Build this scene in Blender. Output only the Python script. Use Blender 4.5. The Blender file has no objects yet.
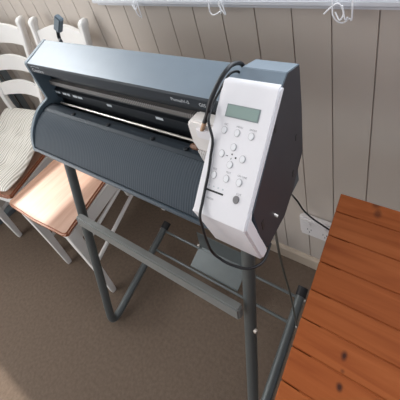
import bpy, bmesh, math, random
from mathutils import Vector, Matrix
random.seed(4)
SC = bpy.context.scene
COL = SC.collection

# ------------------------------------------------------------------ materials
def node(nt, kind, **kw):
    n = nt.nodes.new(kind)
    for k, v in kw.items():
        setattr(n, k, v)
    return n

def mat(name, col, rough=.5, metal=0., noise=0., nscale=20., bump=0., bscale=200., spec=.5, stretch=None, emis=None):
    m = bpy.data.materials.new(name); m.use_nodes = True
    nt = m.node_tree; b = nt.nodes['Principled BSDF']
    b.inputs['Roughness'].default_value = rough
    b.inputs['Metallic'].default_value = metal
    b.inputs['Specular IOR Level'].default_value = spec
    b.inputs['Base Color'].default_value = (*col, 1)
    tc = node(nt, 'ShaderNodeTexCoord'); mp = node(nt, 'ShaderNodeMapping')
    nt.links.new(tc.outputs['Object'], mp.inputs['Vector'])
    if stretch: mp.inputs['Scale'].default_value = stretch
    if noise:
        n = node(nt, 'ShaderNodeTexNoise'); n.inputs['Scale'].default_value = nscale; n.inputs['Detail'].default_value = 5
        nt.links.new(mp.outputs['Vector'], n.inputs['Vector'])
        r = node(nt, 'ShaderNodeMapRange'); r.inputs['To Min'].default_value = 1 - noise; r.inputs['To Max'].default_value = 1 + noise
        r.inputs['From Min'].default_value = .3; r.inputs['From Max'].default_value = .7
        nt.links.new(n.outputs['Fac'], r.inputs['Value'])
        mx = node(nt, 'ShaderNodeVectorMath', operation='SCALE'); mx.inputs[0].default_value = col
        nt.links.new(r.outputs['Result'], mx.inputs['Scale'])
        nt.links.new(mx.outputs['Vector'], b.inputs['Base Color'])
    if bump:
        n2 = node(nt, 'ShaderNodeTexNoise'); n2.inputs['Scale'].default_value = bscale; n2.inputs['Detail'].default_value = 3
        nt.links.new(mp.outputs['Vector'], n2.inputs['Vector'])
        bp = node(nt, 'ShaderNodeBump'); bp.inputs['Strength'].default_value = bump; bp.inputs['Distance'].default_value = .002
        nt.links.new(n2.outputs['Fac'], bp.inputs['Height']); nt.links.new(bp.outputs['Normal'], b.inputs['Normal'])
    return m

def wood_mat(name, c1, c2, c3, rough=.35, axis='X', knots=()):
    m = bpy.data.materials.new(name); m.use_nodes = True
    nt = m.node_tree; b = nt.nodes['Principled BSDF']; b.inputs['Roughness'].default_value = rough; b.inputs['Specular IOR Level'].default_value = .5 if rough < .5 else .12
    tc = node(nt, 'ShaderNodeTexCoord'); mp = node(nt, 'ShaderNodeMapping')
    mp.inputs['Scale'].default_value = (1.2, 16, 16) if axis == 'X' else (16, 1.2, 16)
    nt.links.new(tc.outputs['Object'], mp.inputs['Vector'])
    n = node(nt, 'ShaderNodeTexNoise'); n.inputs['Scale'].default_value = 4; n.inputs['Detail'].default_value = 6; n.inputs['Distortion'].default_value = .6
    nt.links.new(mp.outputs['Vector'], n.inputs['Vector'])
    cr = node(nt, 'ShaderNodeValToRGB')
    cr.color_ramp.elements[0].position = .3; cr.color_ramp.elements[0].color = (*c1, 1)
    cr.color_ramp.elements[1].position = .7; cr.color_ramp.elements[1].color = (*c3, 1)
    e = cr.color_ramp.elements.new(.5); e.color = (*c2, 1)
    nt.links.new(n.outputs['Fac'], cr.inputs['Fac'])
    out = cr.outputs['Color']
    for (kx, ky, kz, rx, ry, amt) in knots:
        s = node(nt, 'ShaderNodeVectorMath', operation='SUBTRACT'); s.inputs[1].default_value = (kx, ky, kz)
        nt.links.new(tc.outputs['Object'], s.inputs[0])
        d = node(nt, 'ShaderNodeVectorMath', operation='DIVIDE'); d.inputs[1].default_value = (rx, ry, 1.)
        nt.links.new(s.outputs[0], d.inputs[0])
        nn = node(nt, 'ShaderNodeTexNoise'); nn.inputs['Scale'].default_value = 60
        nt.links.new(tc.outputs['Object'], nn.inputs['Vector'])
        l = node(nt, 'ShaderNodeVectorMath', operation='LENGTH'); nt.links.new(d.outputs[0], l.inputs[0])
        ad = node(nt, 'ShaderNodeMath', operation='ADD'); nt.links.new(l.outputs['Value'], ad.inputs[0])
        nt.links.new(nn.outputs['Fac'], ad.inputs[1])
        r = node(nt, 'ShaderNodeMapRange'); r.inputs['From Min'].default_value = .9; r.inputs['From Max'].default_value = 1.9
        r.inputs['To Min'].default_value = amt; r.inputs['To Max'].default_value = 0
        nt.links.new(ad.outputs[0], r.inputs['Value'])
        mx = node(nt, 'ShaderNodeMix', data_type='RGBA'); nt.links.new(r.outputs['Result'], mx.inputs['Factor'])
        nt.links.new(out, mx.inputs['A']); mx.inputs['B'].default_value = (.035, .012, .008, 1)
        out = mx.outputs['Result']
    nt.links.new(out, b.inputs['Base Color'])
    return m

def stripe_mat(name, ca, cb, scale, axis=0, rough=.5, spec=.5, bump=.5):
    m = bpy.data.materials.new(name); m.use_nodes = True
    nt = m.node_tree; b = nt.nodes['Principled BSDF']; b.inputs['Roughness'].default_value = rough; b.inputs['Specular IOR Level'].default_value = .5 if rough < .5 else .12
    b.inputs['Specular IOR Level'].default_value = spec
    tc = node(nt, 'ShaderNodeTexCoord'); w = node(nt, 'ShaderNodeTexWave')
    w.bands_direction = 'XYZ'[axis]; w.inputs['Scale'].default_value = scale
    nt.links.new(tc.outputs['Object'], w.inputs['Vector'])
    mx = node(nt, 'ShaderNodeMix', data_type='RGBA'); mx.inputs['A'].default_value = (*ca, 1); mx.inputs['B'].default_value = (*cb, 1)
    nt.links.new(w.outputs['Fac'], mx.inputs['Factor']); nt.links.new(mx.outputs['Result'], b.inputs['Base Color'])
    if bump:
        bp = node(nt, 'ShaderNodeBump'); bp.inputs['Strength'].default_value = bump; bp.inputs['Distance'].default_value = .001
        nt.links.new(w.outputs['Fac'], bp.inputs['Height']); nt.links.new(bp.outputs['Normal'], b.inputs['Normal'])
    return m

M = {}
M['wall'] = mat('wall_paint', (.51, .45, .395), .6, noise=.04, nscale=3, bump=.15, bscale=60)
M['trim'] = mat('cream_gloss_trim', (.52, .43, .34), .4)
M['sillw'] = mat('white_gloss_sill', (.62, .63, .66), .35)
M['ceil'] = mat('ceiling_white', (.75, .74, .72), .8)
M['alu'] = mat('grey_aluminium', (.16, .19, .21), .4, .3)
M['carpet'] = mat('brown_carpet', (.145, .108, .082), .95, noise=.12, nscale=90, bump=.8, bscale=380, spec=.1)
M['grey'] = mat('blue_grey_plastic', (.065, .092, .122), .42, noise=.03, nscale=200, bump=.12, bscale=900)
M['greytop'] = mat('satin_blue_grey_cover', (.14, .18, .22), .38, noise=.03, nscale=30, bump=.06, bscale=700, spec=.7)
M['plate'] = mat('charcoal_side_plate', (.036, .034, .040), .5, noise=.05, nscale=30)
M['platel'] = mat('blue_grey_end_plate', (.11, .15, .18), .42)
M['dark'] = mat('near_black_plastic', (.012, .015, .019), .4)
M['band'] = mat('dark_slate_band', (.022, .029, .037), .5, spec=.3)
M['tray'] = stripe_mat('ribbed_slate_tray', (.026, .036, .048), (.044, .060, .076), 50, 0, .6, .3)
M['traysm'] = mat('smooth_slate', (.048, .067, .085), .38)
M['lip'] = mat('dark_slate_lip', (.026, .036, .047), .5, spec=.3)
M['grille'] = stripe_mat('pierced_steel_strip', (.02, .02, .02), (.30, .28, .26), 50, 0, .5, bump=0)
M['steel'] = mat('bright_steel', (.85, .80, .74), .25, .6)
M['label'] = mat('pale_label', (.55, .58, .60), .5)
M['white'] = mat('white_moulded_plastic', (.80, .775, .79), .42, noise=.01, nscale=20)
M['whiteh'] = mat('white_head_plastic', (.78, .74, .71), .45, noise=.03, nscale=60)
M['whitet'] = stripe_mat('ribbed_white_plastic', (.45, .43, .41), (.70, .67, .65), 60, 0, .5)
M['btn'] = mat('button_white', (.80, .79, .80), .35)
M['btnring'] = mat('button_ring_grey', (.42, .40, .41), .5)
M['btndark'] = mat('grey_button', (.19, .18, .18), .45)
M['print'] = mat('grey_print', (.30, .29, .30), .6)
M['ink'] = mat('black_ink', (.02, .02, .02), .5)
M['lcd'] = mat('lcd_green_grey', (.25, .33, .30), .25, noise=.05, nscale=8)
M['lcdf'] = mat('lcd_bezel', (.22, .26, .26), .4)
M['tube'] = mat('stand_grey_paint', (.105, .118, .118), .38, .25, noise=.04, nscale=40)
M['bar'] = mat('crossbar_grey_paint', (.235, .242, .235), .40, .2, noise=.04, nscale=40)
M['rubber'] = mat('black_rubber', (.012, .012, .014), .6)
M['cable'] = mat('black_cable', (.010, .010, .012), .38)
M['tan'] = mat('tan_connector', (.45, .28, .17), .5)
M['brown'] = mat('brown_cap', (.16, .07, .035), .5)
M['chairw'] = mat('white_painted_wood', (.78, .76, .73), .4, noise=.02, nscale=12)
M['seat'] = wood_mat('varnished_pine_seat', (.38, .20, .13), (.43, .245, .165), (.48, .285, .20), .42, 'Y')
M['seated'] = mat('dark_stained_pine_edge', (.30, .085, .028), .4, noise=.1, nscale=20)
M['leaf'] = mat('light_paint', (.66, .62, .56), .5)
M['cush'] = stripe_mat('cream_corduroy', (.44, .41, .35), (.82, .79, .73), 28.5, 0, .9, .1, 1.)
M['table'] = wood_mat('orange_pine_planks', (.22, .050, .012), (.275, .071, .018), (.32, .090, .025), .6, 'X',
    knots=[(-.050 + .137, .207 - .28, 0, .0042, .0070, .95), (-.047 + .137, .187 - .28, 0, .0028, .0028, .5), (-.0455 + .137, .1665 - .28, 0, .0040, .0050, .95),
           (-.068 + .137, .497 - .28, 0, .008, .013, .6), (-.061 + .137, .474 - .28, 0, .006, .010, .55)])
M['seam'] = mat('plank_seam', (.06, .016, .007), .7)
M['socket'] = mat('white_socket_plastic', (.72, .69, .68), .4)
M['wire'] = mat('grey_green_cord', (.09, .09, .075), .6)
M['bead'] = mat('white_bead_chain', (.85, .85, .86), .4)
M['blind'] = mat('white_blind_fabric', (.8, .8, .8), .8)
g = bpy.data.materials.new('window_glass'); g.use_nodes = True
nt = g.node_tree; nt.nodes.remove(nt.nodes['Principled BSDF'])
mo = nt.nodes['Material Output']; tr = node(nt, 'ShaderNodeBsdfTransparent'); gl = node(nt, 'ShaderNodeBsdfGlossy'); gl.inputs['Roughness'].default_value = .02
mi = node(nt, 'ShaderNodeMixShader'); mi.inputs[0].default_value = .06
nt.links.new(tr.outputs[0], mi.inputs[1]); nt.links.new(gl.outputs[0], mi.inputs[2]); nt.links.new(mi.outputs[0], mo.inputs[0])
M['glass'] = g

# ------------------------------------------------------------------ helpers
def link(name, me, m, parent=None, loc=(0, 0, 0), origin=(0, 0, 0)):
    """vertices given relative to `origin`'s frame; origin is subtracted"""
    me.transform(Matrix.Translation(-Vector(origin)))
    o = bpy.data.objects.new(name, me); COL.objects.link(o)
    mats = m if isinstance(m, (list, tuple)) else [m]
    for q in mats: me.materials.append(q)
    if parent is not None: o.parent = parent
    else: o.location = Vector(loc)
    return o

def fin(bm, name, m, parent=None, origin=(0, 0, 0), loc=None, smooth=False):
    bmesh.ops.recalc_face_normals(bm, faces=bm.faces[:])
    me = bpy.data.meshes.new(name); bm.to_mesh(me); bm.free()
    if smooth:
        for p in me.polygons: p.use_smooth = True
        me.set_sharp_from_angle(angle=math.radians(40))
    return link(name, me, m, parent, loc if loc is not None else origin, origin)

def bevel(bm, w, seg=2, geom=None):
    es = geom if geom is not None else [e for e in bm.edges if len(e.link_faces) == 2 and e.calc_face_angle(0) > .5]
    if es and w > 0: bmesh.ops.bevel(bm, geom=es, offset=w, segments=seg, affect='EDGES', clamp_overlap=True)

def box(bm, a, b, bev=0., seg=2):
    t = bmesh.new()
    bmesh.ops.create_cube(t, size=1)
    a = Vector(a); b = Vector(b)
    for v in t.verts: v.co = Vector(((a.x + b.x) / 2 + v.co.x * (b.x - a.x), (a.y + b.y) / 2 + v.co.y * (b.y - a.y), (a.z + b.z) / 2 + v.co.z * (b.z - a.z)))
    if bev: bevel(t, bev, seg)
    add(bm, t)

def add(bm, t, mat4=None, mi=None):
    if mat4 is not None: t.transform(mat4)
    if mi is not None:
        for f in t.faces: f.material_index = mi
    me = bpy.data.meshes.new('tmp'); t.to_mesh(me); t.free(); bm.from_mesh(me); bpy.data.meshes.remove(me)

def prism(bm, pts, x0, x1, bev=0., axis='X', seg=2):
    """closed outline pts extruded along an axis; for X pts are (y,z); for Y (x,z); for Z (x,y)"""
    t = bmesh.new()
    def P(p, d):
        return (d, p[0], p[1]) if axis == 'X' else (p[0], d, p[1]) if axis == 'Y' else (p[0], p[1], d)
    A = [t.verts.new(P(p, x0)) for p in pts]; B = [t.verts.new(P(p, x1)) for p in pts]
    t.faces.new(A); t.faces.new(B[::-1])
    for i in range(len(pts)):
        j = (i + 1) % len(pts); t.faces.new((A[i], B[i], B[j], A[j]))
    bmesh.ops.recalc_face_normals(t, faces=t.faces[:])
    if bev: bevel(t, bev, seg)
    add(bm, t)

def smooth_path(pts, n=8):
    P = [Vector(p) for p in pts]
    if len(P) < 3: return P
    out = []
    for i in range(len(P) - 1):
        p0 = P[max(i - 1, 0)]; p1 = P[i]; p2 = P[i + 1]; p3 = P[min(i + 2, len(P) - 1)]
        for k in range(n):
            t = k / n
            out.append(.5 * ((2 * p1) + (-p0 + p2) * t + (2 * p0 - 5 * p1 + 4 * p2 - p3) * t * t + (-p0 + 3 * p1 - 3 * p2 + p3) * t ** 3))
    out.append(P[-1]); return out

def tube(bm, pts, r, seg=12, smooth=False, rs=None, n=8):
    P = smooth_path(pts, n) if smooth else [Vector(p) for p in pts]
    t = bmesh.new(); rings = []; up = None
    for i, p in enumerate(P):
        d = (P[min(i + 1, len(P) - 1)] - P[max(i - 1, 0)]).normalized()
        if up is None:
            up = d.orthogonal().normalized()
        up = (up - d * up.dot(d)).normalized(); s = d.cross(up)
        rr = r if rs is None else rs[0] + (rs[1] - rs[0]) * i / (len(P) - 1)
        rings.append([t.verts.new(p + (up * math.cos(a) + s * math.sin(a)) * rr) for a in [2 * math.pi * k / seg for k in range(seg)]])
    for a, b in zip(rings, rings[1:]):
        for k in range(seg):
            t.faces.new((a[k], a[(k + 1) % seg], b[(k + 1) % seg], b[k]))
    t.faces.new(rings[0][::-1]); t.faces.new(rings[-1])
    add(bm, t)

def lathe(bm, prof, seg=20, mat4=None):
    t = bmesh.new(); rings = []
    for r, z in prof:
        rings.append([t.verts.new((max(r, 1e-4) * math.cos(2 * math.pi * k / seg), max(r, 1e-4) * math.sin(2 * math.pi * k / seg), z)) for k in range(seg)])
    for a, b in zip(rings, rings[1:]):
        for k in range(seg): t.faces.new((a[k], a[(k + 1) % seg], b[(k + 1) % seg], b[k]))
    t.faces.new(rings[0][::-1]); t.faces.new(rings[-1])
    add(bm, t, mat4)

def thing(name, label, cat, loc, rz=0, group=None):
    o = bpy.data.objects.new(name, None); COL.objects.link(o)
    o.location = loc; o.rotation_euler = (0, 0, rz); o.empty_display_size = .05
    o['label'] = label; o['category'] = cat
    if group: o['group'] = group
    return o

def tag(o, label, cat, group=None):
    o['label'] = label; o['category'] = cat
    if group: o['group'] = group
    return o

def struct(name, bm, m, **k):
    o = fin(bm, name, m, **k); o['kind'] = 'structure'; return o

def text_mesh(body, size, xs=1.):
    cu = bpy.data.curves.new('t', 'FONT'); cu.body = body; cu.size = size; cu.extrude = .0001; cu.resolution_u = 3
    o = bpy.data.objects.new('t', cu); COL.objects.link(o)
    bpy.context.view_layer.update()
    me = bpy.data.meshes.new_from_object(o)
    bpy.data.objects.remove(o); bpy.data.curves.remove(cu)
    me.transform(Matrix.Diagonal((xs, 1, 1, 1)))
    return me

# ------------------------------------------------------------------ room
YW = .69; XW = -1.92
bm = bmesh.new(); box(bm, (XW - .12, -3.2, -.05), (2.4, YW + .12, 0)); struct('floor', bm, M['carpet'])
# back wall below the window: vertical boards with routed grooves
gx = [-.998, -.920, -.837, -.750, -.658, -.573, -.484, -.391, -.300, -.213, -.122]
while gx[0] > XW: gx.insert(0, gx[0] - .0875)
while gx[-1] < 2.3: gx.append(gx[-1] + .0885)
pts = [(XW, YW)]
for x in gx:
    if x - .004 <= XW: continue
    pts += [(x - .0015, YW), (x - .0009, YW + .005), (x + .0009, YW + .005), (x + .0015, YW)]
pts += [(2.4, YW), (2.4, YW + .12), (XW, YW + .12)]
bm = bmesh.new(); prism(bm, pts, 0, 1.088, axis='Z')
# side of the wall left of the window, up to the ceiling
pl = [p for p in pts if p[0] < -.955]
pl += [(-.955, YW), (-.955, YW + .12), (XW, YW + .12)]
prism(bm, pl, 1.088, 2.4, axis='Z')
box(bm, (-.955, YW, 2.1), (2.4, YW + .12, 2.4))
box(bm, (1.6, YW, 1.088), (2.4, YW + .12, 2.1))
struct('wall_back', bm, M['wall'])
bm = bmesh.new(); prism(bm, [(YW, 0), (YW - .012, 0), (YW - .012, .055), (YW - .006, .066), (YW, .066)], XW, 2.4); struct('baseboard_back', bm, M['trim'])
# sill, apron moulding and frame of the window over the machine
bm = bmesh.new()
box(bm, (-.945, YW - .010, 1.071), (1.65, YW, 1.079), .002)
box(bm, (-.955, YW - .020, 1.0805), (1.66, YW + .10, 1.094), .003)
struct('trim_1', bm, M['sillw'])
bm = bmesh.new()
for a, b in (((-.955, YW + .03, 1.094), (1.6, YW + .08, 1.135)), ((-.955, YW + .03, 2.06), (1.6, YW + .08, 2.1)), ((-.955, YW + .03, 1.094), (-.915, YW + .08, 2.1)),
             ((1.56, YW + .03, 1.094), (1.6, YW + .08, 2.1)), ((.30, YW + .03, 1.094), (.34, YW + .08, 2.1))):
    box(bm, a, b, .004)
w1 = struct('window_1', bm, M['sillw'])
bm = bmesh.new(); box(bm, (-.92, YW + .052, 1.13), (1.57, YW + .056, 2.07)); p = fin(bm, 'pane', M['glass'], w1)

# left wall with a small made-up window, sized to throw sun on the seats, and a glazed door nearer the camera
bm = bmesh.new()
WZ0, WZ1, WY0, WY1 = .94, 1.20, .180, .56
box(bm, (XW - .12, -.172, 0), (XW, YW, WZ0)); box(bm, (XW - .12, -.172, WZ1), (XW, YW, 1.30)); box(bm, (XW - .12, -.172, 2.12), (XW, YW, 2.4)); box(bm, (XW - .12, -.172, 1.30), (XW, -.16, 2.12)); box(bm, (XW - .12, .655, 1.30), (XW, YW, 2.12))
box(bm, (XW - .12, -.172, WZ0), (XW, WY0, WZ1)); box(bm, (XW - .12, WY1, WZ0), (XW, YW, WZ1))
box(bm, (XW - .12, -2.0, 2.1), (XW, -.172, 2.4)); box(bm, (XW - .12, -3.2, 0), (XW, -2.0, 2.4))
struct('wall_left', bm, M['wall'])
bm = bmesh.new()
box(bm, (XW - .06, WY0, WZ0), (XW - .03, WY0 + .012, WZ1)); box(bm, (XW - .06, WY1 - .012, WZ0), (XW - .03, WY1, WZ1)); box(bm, (XW - .06, WY0, WZ0), (XW - .03, WY1, WZ0 + .012))
box(bm, (XW - .06, WY0, WZ1 - .012), (XW - .03, WY1, WZ1))
w2 = struct('added_sun_window', bm, M['alu'])
bm = bmesh.new(); box(bm, (XW - .047, WY0, WZ0), (XW - .044, WY1, WZ1)); fin(bm, 'pane', M['glass'], w2)
bm = bmesh.new()
for y0, y1, z0, z1 in ((-.205, -.172, 0, 2.1), (-2, -1.96, 0, 2.1), (-2, -.172, 0, .04), (-2, -.172, 2.06, 2.1)):
    box(bm, (XW - .08, y0, z0), (XW - .03, y1, z1), .003)
d1 = struct('door_1', bm, M['alu'])
bm = bmesh.new(); box(bm, (XW - .058, -1.97, .03), (XW - .054, -.19, 2.07)); fin(bm, 'pane', M['glass'], d1)
# upper window of the left wall, its blind drawn
bm = bmesh.new()
for y0, y1, z0, z1 in ((-.16, -.12, 1.30, 2.12), (.615, .655, 1.30, 2.12), (-.12, .615, 1.30, 1.34), (-.12, .615, 2.08, 2.12)):
    box(bm, (XW - .08, y0, z0), (XW - .03, y1, z1), .003)
w3 = struct('window_3', bm, M['alu'])
bm = bmesh.new(); box(bm, (XW - .026, -.16, 1.30), (XW - .022, .655, 2.12)); fin(bm, 'roller_blind', M['blind'], w3)
# grey aluminium upright and low rail along the left wall
bm = bmesh.new()
box(bm, (XW, .600, .035), (XW + .022, .618, 2.2), .002); box(bm, (XW, .628, .035), (XW + .016, .662, 2.2), .002)
box(bm, (XW, -.170, 0), (XW + .055, .675, .03), .003)
struct('trim_2', bm, M['alu'])
bm = bmesh.new(); box(bm, (XW - .12, -3.2, 2.4), (2.4, YW + .12, 2.46)); struct('ceiling', bm, M['ceil'])

# white cord loops of the blind hanging just below the sill
def cord(name, x, segs, label):
    bm = bmesh.new()
    for pts in segs: tube(bm, [(x + a, YW - .030 + c, b) for a, b, c in pts], .0016, 6, smooth=True, n=6)
    o = fin(bm, name, M['bead'], origin=(x, YW - .03, 1.10), smooth=True)
    tag(o, label, 'blind cord', 'cord loops hanging from the blind')
cord('blind_cord', -.748, [[(-.004, 1.30, 0), (-.006, 1.10, 0), (-.002, 1.062, -.004), (.004, 1.048, 0), (.008, 1.07, 0), (.004, 1.30, 0)],
                           [(-.014, 1.085, 0), (-.008, 1.073, -.003), (-.002, 1.071, -.003), (.003, 1.08, 0)]], 'white blind cord with a thin drooping tail, leftmost of three below the sill')
cord('blind_cord', -.478, [[(-.02, 1.30, 0), (-.018, 1.095, 0), (-.018, 1.068, 0), (-.006, 1.062, -.003), (.010, 1.070, 0), (.014, 1.085, 0), (.010, 1.30, 0)],
                           [(.010, 1.09, 0), (.022, 1.070, -.003), (.026, 1.064, 0), (.018, 1.10, 0)]], 'white blind cord in a shallow U loop, middle of three below the sill')
cord('blind_cord', -.185, [[(-.012, 1.30, 0), (-.017, 1.10, 0), (-.014, 1.066, -.003), (.000, 1.052, 0), (.014, 1.062, 0), (.020, 1.08, 0), (.017, 1.30, 0)],
                           [(-.012, 1.075, 0), (-.002, 1.060, -.004), (.004, 1.074, 0), (-.004, 1.094, -.004), (-.018, 1.086, 0), (-.034, 1.070, 0)],
                           [(.002, 1.09, -.003), (.008, 1.062, -.004), (.012, 1.066, 0)]], 'white blind cord knotted in a round tangle above the pine table')

# double power point on the back wall
t = thing('power_socket', 'white double power point low on the panelled wall behind the table', 'power socket', (-.260, YW, .231))
bm = bmesh.new(); prism(bm, [(-.060, .012), (.060, .012), (.060, .105), (-.060, .105)], -.026, -.0005, .006, axis='Y')
fin(bm, 'face_plate', M['socket'], t, smooth=True)
for sx in (-.026, .026):
    bm = bmesh.new(); box(bm, (sx - .007, -.0295, .075), (sx + .007, -.025, .093), .002); fin(bm, 'rocker_switch', M['socket'], t)
    bm = bmesh.new()
    for dx, dz, ln in ((-.006, .052, .007), (.006, .052, .007), (0, .038, .008)):
        box(bm, (sx + dx - .001, -.0266, dz - ln / 2), (sx + dx + .001, -.0255, dz + ln / 2))
    fin(bm, 'pin_hole', M['ink'], t)

# ------------------------------------------------------------------ pine table
t = thing('pine_table', 'orange pine table with plank top in the near right corner', 'table', (-.137 + .45, .28, 0))
TX = .45  # local x of the left edge is -TX
bm = bmesh.new()
ys = [.497, .449, .391, .333, .278, .2285, .1825, .1345, .082, .03, -.022, -.074, -.126, -.178, -.23, -.282]
def lx(y): return -TX + (.497 - y) * .049
for i, (a, b) in enumerate(zip(ys, ys[1:])):
    y1 = a - .28 - .0007; y0 = b - .28 + .0007
    prism(bm, [(lx(b), y0), (.75, y0), (.75, y1), (lx(a), y1)], .715, .74, .0012, axis='Z', seg=1)
box(bm, (-TX + .045, ys[-1] - .28 + .003, .714), (.745, ys[0] - .28 - .003, .7385))
for v in bm.verts: pass
top = fin(bm, 'tabletop', M['table'], None)
# put the wood's texture origin at the far-left corner
top.data.transform(Matrix.Translation((TX, 0, -.74))); top.parent = t; top.location = (-TX, 0, .74)
bm = bmesh.new()
box(bm, (-TX + .10, .185, .62), (.70, .205, .714)); box(bm, (-TX + .10, -.53, .62), (.70, -.51, .714)); box(bm, (-TX + .10, -.53, .62), (-TX + .12, .205, .714)); box(bm, (.68, -.53, .62), (.70, .205, .714))
fin(bm, 'apron', M['table'], t)
for sx, sy in ((-TX + .13, .17), (.67, .17), (-TX + .13, -.49), (.67, -.49)):
    bm = bmesh.new()
    lathe(bm, [(.018, 0), (.026, .03), (.020, .06), (.028, .2), (.034, .42), (.024, .5), (.034, .54), (.034, .56)], 16, Matrix.Translation((sx, sy, 0)))
    box(bm, (sx - .034, sy - .034, .56), (sx + .034, sy + .034, .70), .003)
    fin(bm, 'leg', M['table'], t, smooth=True)

# ------------------------------------------------------------------ white chairs
def chair(label, loc, rz, group, top=1.02, hb=.135, ht=.15):
    """local: front edge of the seat at y=0, back at y=.42; x centred"""
    t = thing('dining_chair', label, 'chair', loc, rz, group)
    ZS = .45
    # seat: pine slab, wider at the front
    out = [(-.190, .004), (-.175, -.006), (0, -.012), (.175, -.006), (.190, .004), (.187, .02), (.160, .40), (.146, .414), (-.146, .414), (-.160, .40), (-.187, .02)]
    out = [(x - .12 * y, y) for x, y in out]
    bm = bmesh.new(); prism(bm, out, ZS - .020, ZS, .006, axis='Z', seg=3)
    bm.faces.ensure_lookup_table(); bm.normal_update()
    for f in bm.faces: f.material_index = 0 if f.normal.z > .75 else 1
    fin(bm, 'seat', [M['seat'], M['seated']], t, smooth=True)
    bm = bmesh.new()
    for a, b in (((-.160, .02), (.172, .02)), ((.172, .02), (.122, .395)), ((.122, .395), (-.122, .395)), ((-.122, .395), (-.160, .02))):
        A = Vector((*a, 0)); B = Vector((*b, 0)); d = (B - A).normalized(); n = Vector((d.y, -d.x, 0)) * .009
        prism(bm, [(A + n)[:2], (B + n)[:2], (B - n)[:2], (A - n)[:2]], ZS - .082, ZS - .019, axis='Z')
    fin(bm, 'apron', M['chairw'], t)
    for sx in (-1, 1):   # front legs, tapered and slightly waisted
        bm = bmesh.new(); x = .166 if sx > 0 else -.135
        secs = [(0, .0100), (.02, .0110), (.18, .0135), (.30, .0165), (.36, .0190), (.43, .0200)]
        T = bmesh.new(); rings = []
        for z, h in secs: rings.append([T.verts.new((x + i * h, .022 + j * h, z)) for i, j in ((-1, -1), (1, -1), (1, 1), (-1, 1))])
        for a, b in zip(rings, rings[1:]):
            for k in range(4): T.faces.new((a[k], a[(k + 1) % 4], b[(k + 1) % 4], b[k]))
        T.faces.new(rings[0][::-1]); T.faces.new(rings[-1])
        bevel(T, .003, 2, [e for e in T.edges if abs((e.verts[0].co - e.verts[1].co).normalized().z) > .8])
        add(bm, T); fin(bm, 'leg', M['chairw'], t, smooth=True)
    for sx in (-1, 1):   # rear legs running up into raked posts with scrolled tops
        bm = bmesh.new()
        def ry(z): return .405 + .0001 * z if z < .45 else .365 + max(0, z - .60) * .19 + .04 * max(0, (.60 - z) / .15)
        def hx(z): return .122 if z < .45 else hb + (ht - hb) * max(0, min(1, (z - .6) / (top - .6)))
        P = [Vector((sx * (.122 + .01 * (.44 - z)), .408 + .10 * (.44 - z), z)) for z in (0, .15, .30, .44)]
        P += [Vector((sx * hx(z), ry(z), z)) for z in (.54, .64, .74, .84, .92, top - .035)]
        P = smooth_path(P, 5)
        e = P[-1]
        T = bmesh.new(); rings = []
        prof = [(p.x, p.y, p.z, .013, .013) for p in P]
        prof += [(e.x, e.y + .003, e.z + .012, .015, .016), (e.x, e.y + .007, e.z + .024, .0145, .017), (e.x, e.y + .010, e.z + .032, .010, .012), (e.x, e.y + .012, e.z + .035, .004, .005)]
        for X_, Y_, Z_, a_, b_ in prof:
            rings.append([T.verts.new((X_ + i_ * a_, Y_ + j_ * b_, Z_)) for i_, j_ in ((-1, -.6), (-.6, -1), (.6, -1), (1, -.6), (1, .6), (.6, 1), (-.6, 1), (-1, .6))])
        for a, b in zip(rings, rings[1:]):
            for k in range(8): T.faces.new((a[k], a[(k + 1) % 8], b[(k + 1) % 8], b[k]))
        T.faces.new(rings[0][::-1]); T.faces.new(rings[-1])
        add(bm, T)
        fin(bm, 'rear_post', M['chairw'], t, smooth=True)
    for zc, h, hump in ((top - .085, .066, .024), (top - .215, .056, .020), (top - .335, .056, .018)):
        # curved ladder slats
        T = bmesh.new(); N = 14; cols = []; w_ = hx(zc) - .004
        for i in range(N + 1):
            u = i / N; x = -w_ + 2 * w_ * u; bow = math.sin(math.pi * u)
            y = ry(zc) + .018 * bow; dy = h * .11
            zt = zc + h / 2 + hump * bow; zb = zc - h / 2 + hump * .35 * bow
            cols.append([T.verts.new(q) for q in ((x, y - .006 - dy, zb), (x, y + .006 - dy, zb), (x, y + .006 + dy, zt), (x, y - .006 + dy, zt))])
        for a, b in zip(cols, cols[1:]):
            for k in range(4): T.faces.new((a[k], a[(k + 1) % 4], b[(k + 1) % 4], b[k]))
        T.faces.new(cols[0][::-1]); T.faces.new(cols[-1])
        bm = bmesh.new(); add(bm, T); fin(bm, 'back_slat', M['chairw'], t, smooth=True)
    for sx in (-1, 1):
        for z0, z1 in ((.310, .375), (.195, .285)):
            bm = bmesh.new(); tube(bm, [(.164 if sx > 0 else -.135, .03, z0), (sx * .124, .412, z1)], .0085, 10); fin(bm, 'side_rung', M['chairw'], t, smooth=True)
    bm = bmesh.new(); tube(bm, [(-.150, .022, .24), (.150, .022, .24)], .0085, 10) if False else tube(bm, [(-.125, .425, .25), (.125, .425, .25)], .0085, 10)
    fin(bm, 'back_rung', M['chairw'], t, smooth=True)
    return t
GR = 'white dining chairs along the panelled wall'
cA = chair('white chair with bare sunlit orange pine seat beside the grey machine', (-1.152, .198, 0), math.radians(2), GR, 1.035, .135, .150)
cB = chair('white chair carrying a cream ribbed cushion at the far left', (-1.545, .182, 0), math.radians(9), GR, 1.03, .135, .185)

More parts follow.
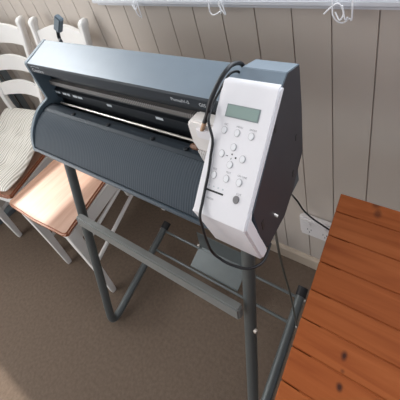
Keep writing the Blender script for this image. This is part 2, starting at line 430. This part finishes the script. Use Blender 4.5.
# tufted corduroy cushion on the left chair
T = bmesh.new(); N = 44; rows = []
tufts = [(-.07, .12), (.07, .12), (-.06, .28), (.06, .28)]
def half(v): return .200 - .040 * v
for side in (1, -1):
    grid = []
    for j in range(N + 1):
        v = j / N; row = []
        for i in range(N + 1):
            u = i / N * 2 - 1; w = half(v)
            cu, cv = u, v * 2 - 1
            # rounded square footprint
            k = 1 - .06 * (abs(cu * cv) ** 3)
            x = cu * w * k; y = .195 + cv * .205 * k
            e = max(0, 1 - abs(cu) ** 4) * max(0, 1 - abs(cv) ** 4)
            hgt = .027 * e ** .45
            for tx, ty in tufts:
                d2 = (x - tx) ** 2 + (y - ty) ** 2; hgt -= .015 * math.exp(-d2 / .0009) * (e ** .3)
            hgt += .0018 * math.sin(x * 2 * math.pi / .011 + 3 * math.sin(y * 9)) * e ** .3
            lift = .15 * max(0, v - .25) ** 1.4; row.append((x - .12 * y, y - lift * .15, lift + .027 + (hgt if side > 0 else -min(hgt, .024))))
        grid.append(row)
    rows.append(grid)
vt = [[T.verts.new(p) for p in r] for r in rows[0]]; vb = [[T.verts.new(p) for p in r] for r in rows[1]]
for j in range(N):
    for i in range(N):
        T.faces.new((vt[j][i], vt[j][i + 1], vt[j + 1][i + 1], vt[j + 1][i])); T.faces.new((vb[j][i], vb[j + 1][i], vb[j + 1][i + 1], vb[j][i + 1]))
bmesh.ops.remove_doubles(T, verts=T.verts[:], dist=.0004)
o = fin(T, 'seat_cushion', M['cush'], smooth=True)
o.location = (-1.545, .182, .4515); o.rotation_euler = (0, 0, math.radians(9))
tag(o, 'cream ribbed tufted seat cushion on the leftmost chair', 'cushion')

# ------------------------------------------------------------------ stand
SX0, SX1 = -.882, -.269
O = Vector((-.575, .25, 0))
st = thing('machine_stand', 'grey tubular metal stand holding up the vinyl cutter', 'stand', O)
def pt(x, y, z): return Vector((x, y, z)) - O
for sx in (SX0, SX1):
    bm = bmesh.new()
    B = Vector((sx, .127, .013)); up = (Vector((sx, .329, .789)) - B); fo = (Vector((sx, .512, .1225)) - B)
    path = [B + up]
    r = .055; a = B + up.normalized() * r; c = B + fo.normalized() * r
    path += [B + up * .5, a]
    for k in range(1, 8):
        s = k / 8; path.append((1 - s) ** 2 * a + 2 * s * (1 - s) * B + s * s * c + Vector((0, 0, .0)))
    path += [c, B + fo]
    lo = min(p.z for p in path); path = [p + Vector((0, 0, .0)) for p in path]
    tube(bm, [p - O for p in path], .0145, 16)
    fin(bm, 'leg', M['tube'], st, smooth=True)
    bm = bmesh.new(); e = B + fo; d = fo.normalized()
    tube(bm, [e - d * .004 - O, e + d * .026 - O], .0172, 16); fin(bm, 'rubber_cap', M['rubber'], st, smooth=True)
    for y, z in ((.503, .117), (.424, .094)):
        bm = bmesh.new(); tube(bm, [pt(sx + .012, y, z), pt(sx + .019, y, z)], .0048, 8); fin(bm, 'bolt', M['steel'], st)
# crossbar: wide flat box tube with rounded edges
bm = bmesh.new()
prism(bm, [(.226, .546), (.246, .541), (.252, .578), (.231, .583)], SX0 + .030, SX1 - .005, .004)
fin(bm, 'crossbar', M['bar'], st, origin=O, smooth=True)
bm = bmesh.new(); tube(bm, [pt(SX1 + .012, .245, .481), pt(SX1 + .019, .243, .481)], .0052, 8); fin(bm, 'bolt', M['steel'], st)
for y, z in ((.503, .117), (.424, .094)):
    bm = bmesh.new(); tube(bm, [pt(SX0, y, z), pt(SX1, y, z)], .0052, 10); fin(bm, 'support_rod', M['tube'], st, smooth=True)
    bm = bmesh.new(); tube(bm, [pt(SX0 - .019, y, z), pt(SX0 - .012, y, z)], .0048, 8); fin(bm, 'bolt', M['steel'], st)
# shallow grey catch tray lying over the rods
bm = bmesh.new()
prism(bm, [(.432, .103), (.432, .1005), (.510, .1235), (.520, .205), (.522, .205), (.5125, .121), (.434, .098), (.430, .098), (.430, .103)][::-1], -.690, -.475)
o = fin(bm, 'catch_tray', M['tube'], st, origin=O)
bm = bmesh.new(); tube(bm, [pt(-.690, .505, .128), pt(-.690, .505, .136)], .005, 8); fin(bm, 'bolt', M['steel'], st)

# ------------------------------------------------------------------ vinyl cutter
XL, XR = -.944, -.200
O = Vector((-.575, .38, .795))
vc = thing('vinyl_cutter', 'long blue grey vinyl cutting plotter with white control panel on its stand', 'plotter', O)
# body shell: top cover and front band
bm = bmesh.new()
prism(bm, [(.459, 1.064), (.381, 1.035), (.379, 1.030), (.381, 1.007), (.386, 1.004), (.392, 1.010), (.392, 1.028), (.450, 1.052), (.450, .86), (.459, .86)], XL + .008, -.292)
bm.normal_update(); bmesh.ops.recalc_face_normals(bm, faces=bm.faces[:])
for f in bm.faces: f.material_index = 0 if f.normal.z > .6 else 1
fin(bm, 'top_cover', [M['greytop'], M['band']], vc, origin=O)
# recess interior
bm = bmesh.new()
box(bm, (XL + .008, .420, .846), (-.292, .428, 1.038)); box(bm, (XL + .008, .384, .846), (-.292, .449, .852)); fin(bm, 'recess_wall', M['dark'], vc, origin=O)
bm = bmesh.new(); prism(bm, [(.4205, .9455), (.409, .9460), (.409, .959), (.4205, .9595)], XL + .012, -.30); fin(bm, 'encoder_strip', M['grille'], vc, origin=O)
bm = bmesh.new(); tube(bm, [pt(0, 0, 0) * 0 + Vector((XL + .022, .405, .884)) - O, Vector((-.30, .405, .884)) - O], .0036, 10)
fin(bm, 'steel_rod', M['steel'], vc, smooth=True)
bm = bmesh.new(); tube(bm, [Vector((XL + .012, .400, .866)) - O, Vector((-.30, .400, .866)) - O], .006, 10); fin(bm, 'feed_roller', M['dark'], vc, smooth=True)
bm = bmesh.new(); prism(bm, [(.4105, .902), (.4205, .904), (.4205, .930), (.4105, .928)], XL + .012, -.30); fin(bm, 'guide_rail', M['dark'], vc, origin=O)
for x0, x1 in ((-.699, -.681), (-.527, -.505), (-.931, -.921), (-.918, -.908), (-.894, -.876), (-.872, -.860), (-.845, -.826), (-.822, -.803)):
    bm = bmesh.new(); box(bm, (x0, .4098, .9165), (x1, .4106, .9235)); fin(bm, 'scale_label', M['label'], vc, origin=O)
# front tray: ribbed convex apron
bm = bmesh.new()
cur = [(.375, .896), (.360, .896), (.343, .891), (.326, .882), (.309, .868), (.295, .850), (.284, .832), (.276, .816)]
prism(bm, cur + [(.29, .812), (.385, .850), (.385, .893)], XL + .010, -.292)
fin(bm, 'front_tray', M['tray'], vc, origin=O, smooth=True)
bm = bmesh.new()   # smooth strip along the tray's top edge
prism(bm, [(.384, .8955), (.375, .8975), (.360, .8975), (.351, .8948), (.351, .8938), (.384, .893)], XL + .010, -.292)
fin(bm, 'tray_lip', M['lip'], vc, origin=O)
for x in (-.802, -.660, -.509, -.413):
    bm = bmesh.new(); lathe(bm, [(.0055, 0), (.0055, .0035), (.004, .0045)], 14, Matrix.Translation(Vector((x, .366, .8970)) - O)); fin(bm, 'pinch_stop', M['dark'], vc)
# lower rim below a dark seam and the underside
bm = bmesh.new(); prism(bm, [(.2790, .8155), (.2775, .8105), (.30, .806), (.30, .815)], XL + .008, -.21); fin(bm, 'seam', M['ink'], vc, origin=O)
bm = bmesh.new(); prism(bm, [(.2735, .8115), (.270, .803), (.273, .795), (.455, .795), (.455, .850), (.30, .809)], XL + .008, -.21, .0012); fin(bm, 'base_rail', M['traysm'], vc, origin=O)
# left end plate
bm = bmesh.new()
prism(bm, [(.462, 1.066), (.381, 1.037), (.3785, 1.030), (.3795, .972), (.381, .914), (.366, .9105), (.351, .906), (.336, .899), (.322, .888), (.308, .875), (.295, .860), (.284, .842), (.276, .822), (.270, .800), (.272, .7955), (.440, .796), (.462, .85)],
      XL - .004, XL + .010, .0015)
fin(bm, 'end_plate', M['platel'], vc, origin=O)
# right housing
bm = bmesh.new()
prism(bm, [(.477, 1.066), (.428, 1.0795), (.398, 1.0645), (.350, 1.010), (.262, .930), (.266, .870), (.283, .806), (.358, .804), (.402, .827), (.463, .878), (.474, .98)], -.281, XR, .0012)
bm.normal_update(); bmesh.ops.recalc_face_normals(bm, faces=bm.faces[:])
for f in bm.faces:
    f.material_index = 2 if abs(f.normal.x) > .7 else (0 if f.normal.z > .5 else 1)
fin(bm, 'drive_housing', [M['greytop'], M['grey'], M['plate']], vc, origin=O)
for y, z, w, h in ((.366, 1.014, .0035, .006), (.437, .934, .0035, .006), (.410, .866, .0035, .007), (.282, .876, .004, .010)):
    bm = bmesh.new()
    prism(bm, [(y - w, z - h), (y + w, z - h), (y + w, z + h), (y - w, z + h)], XR - .002, XR + .0006, .0003); fin(bm, 'vent_slot', M['ink'], vc, origin=O)
bm = bmesh.new(); tube(bm, [Vector((XR - .002, .322, .852)) - O, Vector((XR + .006, .322, .850)) - O], .0028, 10); fin(bm, 'cord_clip', M['steel'], vc, smooth=True)

# control panel: white moulding, wrapped down the side and under the chin
A = Vector((0, .395, 1.067)); Bv = Vector((0, .234, .924)); fd = (Bv - A).normalized(); fn = Vector((0, fd.z, -fd.y)); fn = fn if fn.z > 0 else -fn
pX0, pX1 = -.303, -.1985
bm = bmesh.new()
prof = [(.411, 1.063), (.407, 1.070), (.397, 1.0695), (.393, 1.066), (.236, .9265), (.233, .922), (.2335, .918), (.256, .812), (.260, .807), (.276, .806), (.280, .812), (.256, .925), (.262, .9375)]
T = bmesh.new(); n = len(prof)
def px0(y, z):
    return -.3035 + .0065 * max(0, min(1, (1.067 - z) / .143)) if z > .92 else -.2960
Lf = [T.verts.new((px0(y, z), y, z)) for y, z in prof]; Rt = [T.verts.new((pX1, y, z)) for y, z in prof]
T.faces.new(Lf); T.faces.new(Rt[::-1])
for i in range(n):
    j = (i + 1) % n; T.faces.new((Lf[i], Rt[i], Rt[j], Lf[j]))
bmesh.ops.recalc_face_normals(T, faces=T.faces[:])
bevel(T, .0035, 3, [e for e in T.edges if len(e.link_faces) == 2 and max(abs(f.normal.x) for f in e.link_faces) > .8])
add(bm, T)
cp = fin(bm, 'control_panel', M['white'], vc, origin=O, smooth=True)
FM = Matrix(((1, 0, 0), (0, fd.y, 0), (0, fd.z, 0))).to_4x4()
# face frame: local (u = world x, v = distance down the face, w = out of the face)
def face_m(x, v, w=0.):
    p = Vector((x, 0, 0)) + A + fd * v + fn * w - O
    return Matrix(((1, 0, 0, p.x), (0, -fd.y, fn.y, p.y), (0, -fd.z, fn.z, p.z), (0, 0, 0, 1)))
def onface(bm, pts, h, x, v, w=.0005, bev=0):
    t = bmesh.new(); a = [t.verts.new((p[0], p[1], 0)) for p in pts]; b = [t.verts.new((p[0], p[1], h)) for p in pts]
    t.faces.new(a[::-1]); t.faces.new(b)
    for i in range(len(pts)): j = (i + 1) % len(pts); t.faces.new((a[i], a[j], b[j], b[i]))
    if bev: bevel(t, bev, 2, [e for e in t.edges if e.verts[0].co.z > h / 2 and e.verts[1].co.z > h / 2])
    add(bm, t, face_m(x, v, w))
def ell(rx, ry, n=20): return [(rx * math.cos(2 * math.pi * k / n), ry * math.sin(2 * math.pi * k / n)) for k in range(n)]
def rect(w, h): return [(-w, -h), (w, -h), (w, h), (-w, h)]
W0 = .0005
bm = bmesh.new(); onface(bm, rect(.0300, .0108), .0008, -.2515, .045, W0); sc = fin(bm, 'display_bezel', M['lcdf'], cp)
bm = bmesh.new(); onface(bm, rect(.0278, .0090), .0006, -.2515, .045, W0 + .0008); fin(bm, 'display_screen', M['lcd'], sc)
btns = [(-.276, .078), (-.252, .078), (-.227, .078), (-.252, .101), (-.270, .1155), (-.232, .1155), (-.251, .129), (-.274, .152), (-.251, .1515), (-.228, .151)]
for x, v in btns:
    bm = bmesh.new(); onface(bm, ell(.0052, .0062), .0007, x, v, W0); rg = fin(bm, 'button_ring', M['btnring'], cp)
    bm = bmesh.new(); onface(bm, ell(.0045, .0055), .0018, x, v, W0, .0005); fin(bm, 'button', M['btn'], rg, smooth=True)
bm = bmesh.new(); onface(bm, ell(.0050, .0062), .0018, -.226, .177, W0, .0005); fin(bm, 'power_button', M['btndark'], cp, smooth=True)
bm = bmesh.new(); onface(bm, rect(.0155, .0014), .0006, -.265, .177, W0); fin(bm, 'card_slot', M['ink'], cp)
bm = bmesh.new()
for x, v, w, h in ((-.2515, .1125, .0011, .0012), (-.2440, .1165, .0014, .0014), (-.2595, .1165, .0016, .0006), (-.2515, .1195, .0005, .0014)):
    onface(bm, rect(w, h), .0003, x, v, W0)
fin(bm, 'arrow_print', M['ink'], cp)
def facetext(body, size, x, v, m='print', xs=1.):
    me = text_mesh(body, size, xs); me.transform(face_m(x, v, W0 + .0001)); 
    return link('lettering', me, M[m], cp)
for s, x, v in (('ESC', -.2785, .0695), ('MENU', -.2560, .0695), ('ENTER', -.2325, .0695), ('SIZE', -.2785, .1435), ('TEST', -.2545, .1430), ('ON LINE', -.2335, .1425), ('ORIGIN', -.2785, .1905), ('CUT', -.228, .1695)):
    facetext(s, .0042, x, v)
for k in range(4):
    bm = bmesh.new(); onface(bm, rect(.0012, .0012), .0003, -.2775 + k * .0085, .1695, W0); fin(bm, 'indicator_light', M['label'], cp)
# lettering on the front band
def bandtext(body, size, x, z, xs=1.):
    me = text_mesh(body, size, xs); me.transform(Matrix.Translation(Vector((x, .3798, z)) - O) @ Matrix.Rotation(math.radians(94), 4, 'X'))
    return link('lettering', me, M['label'], vc)
bandtext('PumaIV-S', .0112, -.4235, 1.0145, 1.05); bandtext('GIS', .0112, -.3560, 1.0145, 1.0)
bandtext('Creation', .0150, -.921, 1.0115, 1.)
bm = bmesh.new(); tube(bm, [Vector((-.921, .3795, 1.026)) - O, Vector((-.905, .3795, 1.030)) - O, Vector((-.880, .3795, 1.0265)) - O], .0006, 6, smooth=True); fin(bm, 'emblem', M['label'], vc)
# release lever standing behind the top cover
bm = bmesh.new()
tube(bm, [Vector((-.892, .468, 1.00)) - O, Vector((-.892, .478, 1.046)) - O, Vector((-.906, .486, 1.058)) - O, Vector((-.899, .488, 1.080)) - O], .0048, 8, smooth=True)
lv = fin(bm, 'release_lever', M['dark'], vc, smooth=True)
bm = bmesh.new(); box(bm, (-.0115, -.008, -.027), (.0115, .008, .027), .003)
bm.transform(Matrix.Translation(Vector((-.879, .489, 1.102)) - O) @ Matrix.Rotation(.72, 4, 'Y')); fin(bm, 'lever_grip', M['platel'], lv)

# tool carriage
bm = bmesh.new()
T = bmesh.new(); bmesh.ops.create_cube(T, size=1)
prism(bm, [(-.374, .945), (-.366, .925), (-.308, .925), (-.303, .940), (-.303, .996), (-.308, 1.001), (-.362, 1.001), (-.374, .990)], .352, .384, .005, axis='Y'); T.free()
cg = fin(bm, 'tool_carriage', M['whiteh'], vc, origin=O, smooth=True)
bm = bmesh.new(); prism(bm, [(-.366, .927), (-.360, .905), (-.350, .882), (-.322, .882), (-.310, .927)], .348, .380, .003, axis='Y'); fin(bm, 'blade_holder', M['whitet'], cg, origin=O)
bm = bmesh.new(); prism(bm, [(-.350, .968), (-.310, .968), (-.310, .990), (-.350, .990)], .345, .356, .002, axis='Y'); fin(bm, 'carriage_cover', M['white'], cg, origin=O)
bm = bmesh.new(); tube(bm, [Vector((-.372, .362, .921)) - O, Vector((-.386, .362, .919)) - O], .0065, 12); tube(bm, [Vector((-.386, .362, .919)) - O, Vector((-.391, .362, .919)) - O], .0045, 12)
fin(bm, 'pinch_knob', M['brown'], cg, smooth=True)
bm = bmesh.new(); tube(bm, [Vector((-.337, .3490, .987)) - O, Vector((-.3200, .3440, 1.0150)) - O], .0040, 10); fin(bm, 'cable_plug', M['tan'], cg, smooth=True)

# ------------------------------------------------------------------ loose cables
CP = [(-.3215, .3440, 1.0130), (-.3120, .3465, 1.0320), (-.3010, .352, 1.0605), (-.2920, .372, 1.0841), (-.2870, .393, 1.0946), (-.2870, .414, 1.0925), (-.2865, .436, 1.0800), (-.2870, .448, 1.0560)]
UP = [(-.2935, .444, 1.0480), (-.2945, .437, 1.0610), (-.2965, .428, 1.0680), (-.2980, .414, 1.0720), (-.3010, .400, 1.0660), (-.3060, .385, 1.0540), (-.3085, .366, 1.0440), (-.3060, .350, 1.0380)]
def loose(name, pts, r, m, label, cat, n=10):
    bm = bmesh.new(); tube(bm, pts, r, 10, smooth=True, n=n); o = fin(bm, name, M[m], origin=pts[0], smooth=True); tag(o, label, cat); return o
bm = bmesh.new()
tube(bm, CP, .0040, 10, smooth=True)
fin(bm, 'carriage_cable', M['cable'], vc, origin=O, smooth=True)
zz = lambda x, v, w=.004: tuple(Vector((x, 0, 0)) + A + fd * v + fn * w)
pts = [*UP, (-.300, .3310, 1.0300), zz(-.291, .098), zz(-.2865, .125), zz(-.283, .150), zz(-.2815, .175),
       zz(-.2800, .198), (-.2770, .2265, .9250), (-.276, .2230, .900), (-.277, .222, .868), (-.275, .2225, .832), (-.261, .225, .812), (-.240, .227, .807), (-.214, .236, .803), (-.200, .262, .797), (-.205, .300, .7915)]
loose('usb_cable', pts, .0024, 'cable', 'thin black cable draped down the white panel and looping under its chin', 'cable')
pts = [(-.225, .468, .870), (-.232, .490, .790), (-.285, .560, .600), (-.322, .640, .475), (-.315, .655, .432), (-.297, .6575, .390), (-.270, .6585, .362), (-.240, .6600, .343), (-.218, .6620, .328)]
loose('mains_lead', pts, .0030, 'cable', 'black power cord running down the wall to the white power point', 'cable')
bm = bmesh.new(); tube(bm, [(-.206, .325, .803), (-.221, .350, .640), (-.238, .395, .380), (-.250, .424, .103)], .0026, 8, smooth=True)
o = fin(bm, 'hanging_cord', M['wire'], origin=(-.206, .325, .803), smooth=True); tag(o, 'thin straight grey cord hanging from the cutter to the stand foot', 'cord')

# ------------------------------------------------------------------ light
w = bpy.data.worlds.new('w'); SC.world = w; w.use_nodes = True
bg = w.node_tree.nodes['Background']; bg.inputs['Color'].default_value = (.80, .88, 1.0, 1); bg.inputs['Strength'].default_value = .75
def area(name, loc, target, sx, sy, power, col):
    l = bpy.data.lights.new(name, 'AREA'); l.shape = 'RECTANGLE'; l.size = sx; l.size_y = sy; l.energy = power; l.color = col
    o = bpy.data.objects.new(name, l); COL.objects.link(o); o.location = loc
    o.rotation_euler = (Vector(target) - Vector(loc)).to_track_quat('-Z', 'Y').to_euler(); return o
area('door_daylight', (XW - .25, -1.1, 1.1), (-.3, -.3, .6), 1.8, 2.0, 36, (1, .98, .95))
area('blind_daylight', (XW - .018, .25, 1.71), (XW + 1, .15, 1.45), .78, .78, 30, (.95, .98, 1))
area('window_daylight', (.1, YW + .35, 1.7), (-.3, -.6, .4), 2.2, 1.0, 22, (.85, .93, 1))
s = bpy.data.lights.new('sun', 'SUN'); s.energy = 6; s.angle = math.radians(1.6); s.color = (1, .93, .85)
so = bpy.data.objects.new('sun', s); COL.objects.link(so); so.location = (-3, 0, 3)
so.rotation_euler = Vector((math.cos(math.radians(38)), 0, -math.sin(math.radians(38)))).to_track_quat('-Z', 'Y').to_euler()

# ------------------------------------------------------------------ camera
cam = bpy.data.cameras.new('camera'); co = bpy.data.objects.new('camera', cam); COL.objects.link(co)
R = [[0.8103070014, 0.1720852987, -0.5601689154], [0.5410722409, -0.5868012436, 0.6024160716], [-0.2250408699, -0.7912338172, -0.5685997343]]
right = Vector([R[i][0] for i in range(3)]); down = Vector([R[i][1] for i in range(3)]); fwd = Vector([R[i][2] for i in range(3)])
m4 = Matrix.Identity(4)
for i in range(3): m4[i][0] = right[i]; m4[i][1] = -down[i]; m4[i][2] = -fwd[i]
m4[0][3], m4[1][3], m4[2][3] = 0, 0, 1.377
co.matrix_world = m4
cam.sensor_width = 36; cam.sensor_fit = 'HORIZONTAL'; cam.lens = 345.95 / 400 * 36
cam.shift_x = 0; cam.shift_y = (104.68 - 200) / 400
cam.clip_start = .01
SC.camera = co
SC.view_settings.view_transform = 'Standard'; SC.view_settings.look = 'None'; SC.view_settings.gamma = 1; SC.view_settings.use_curve_mapping = False
SC.view_settings.exposure = .1
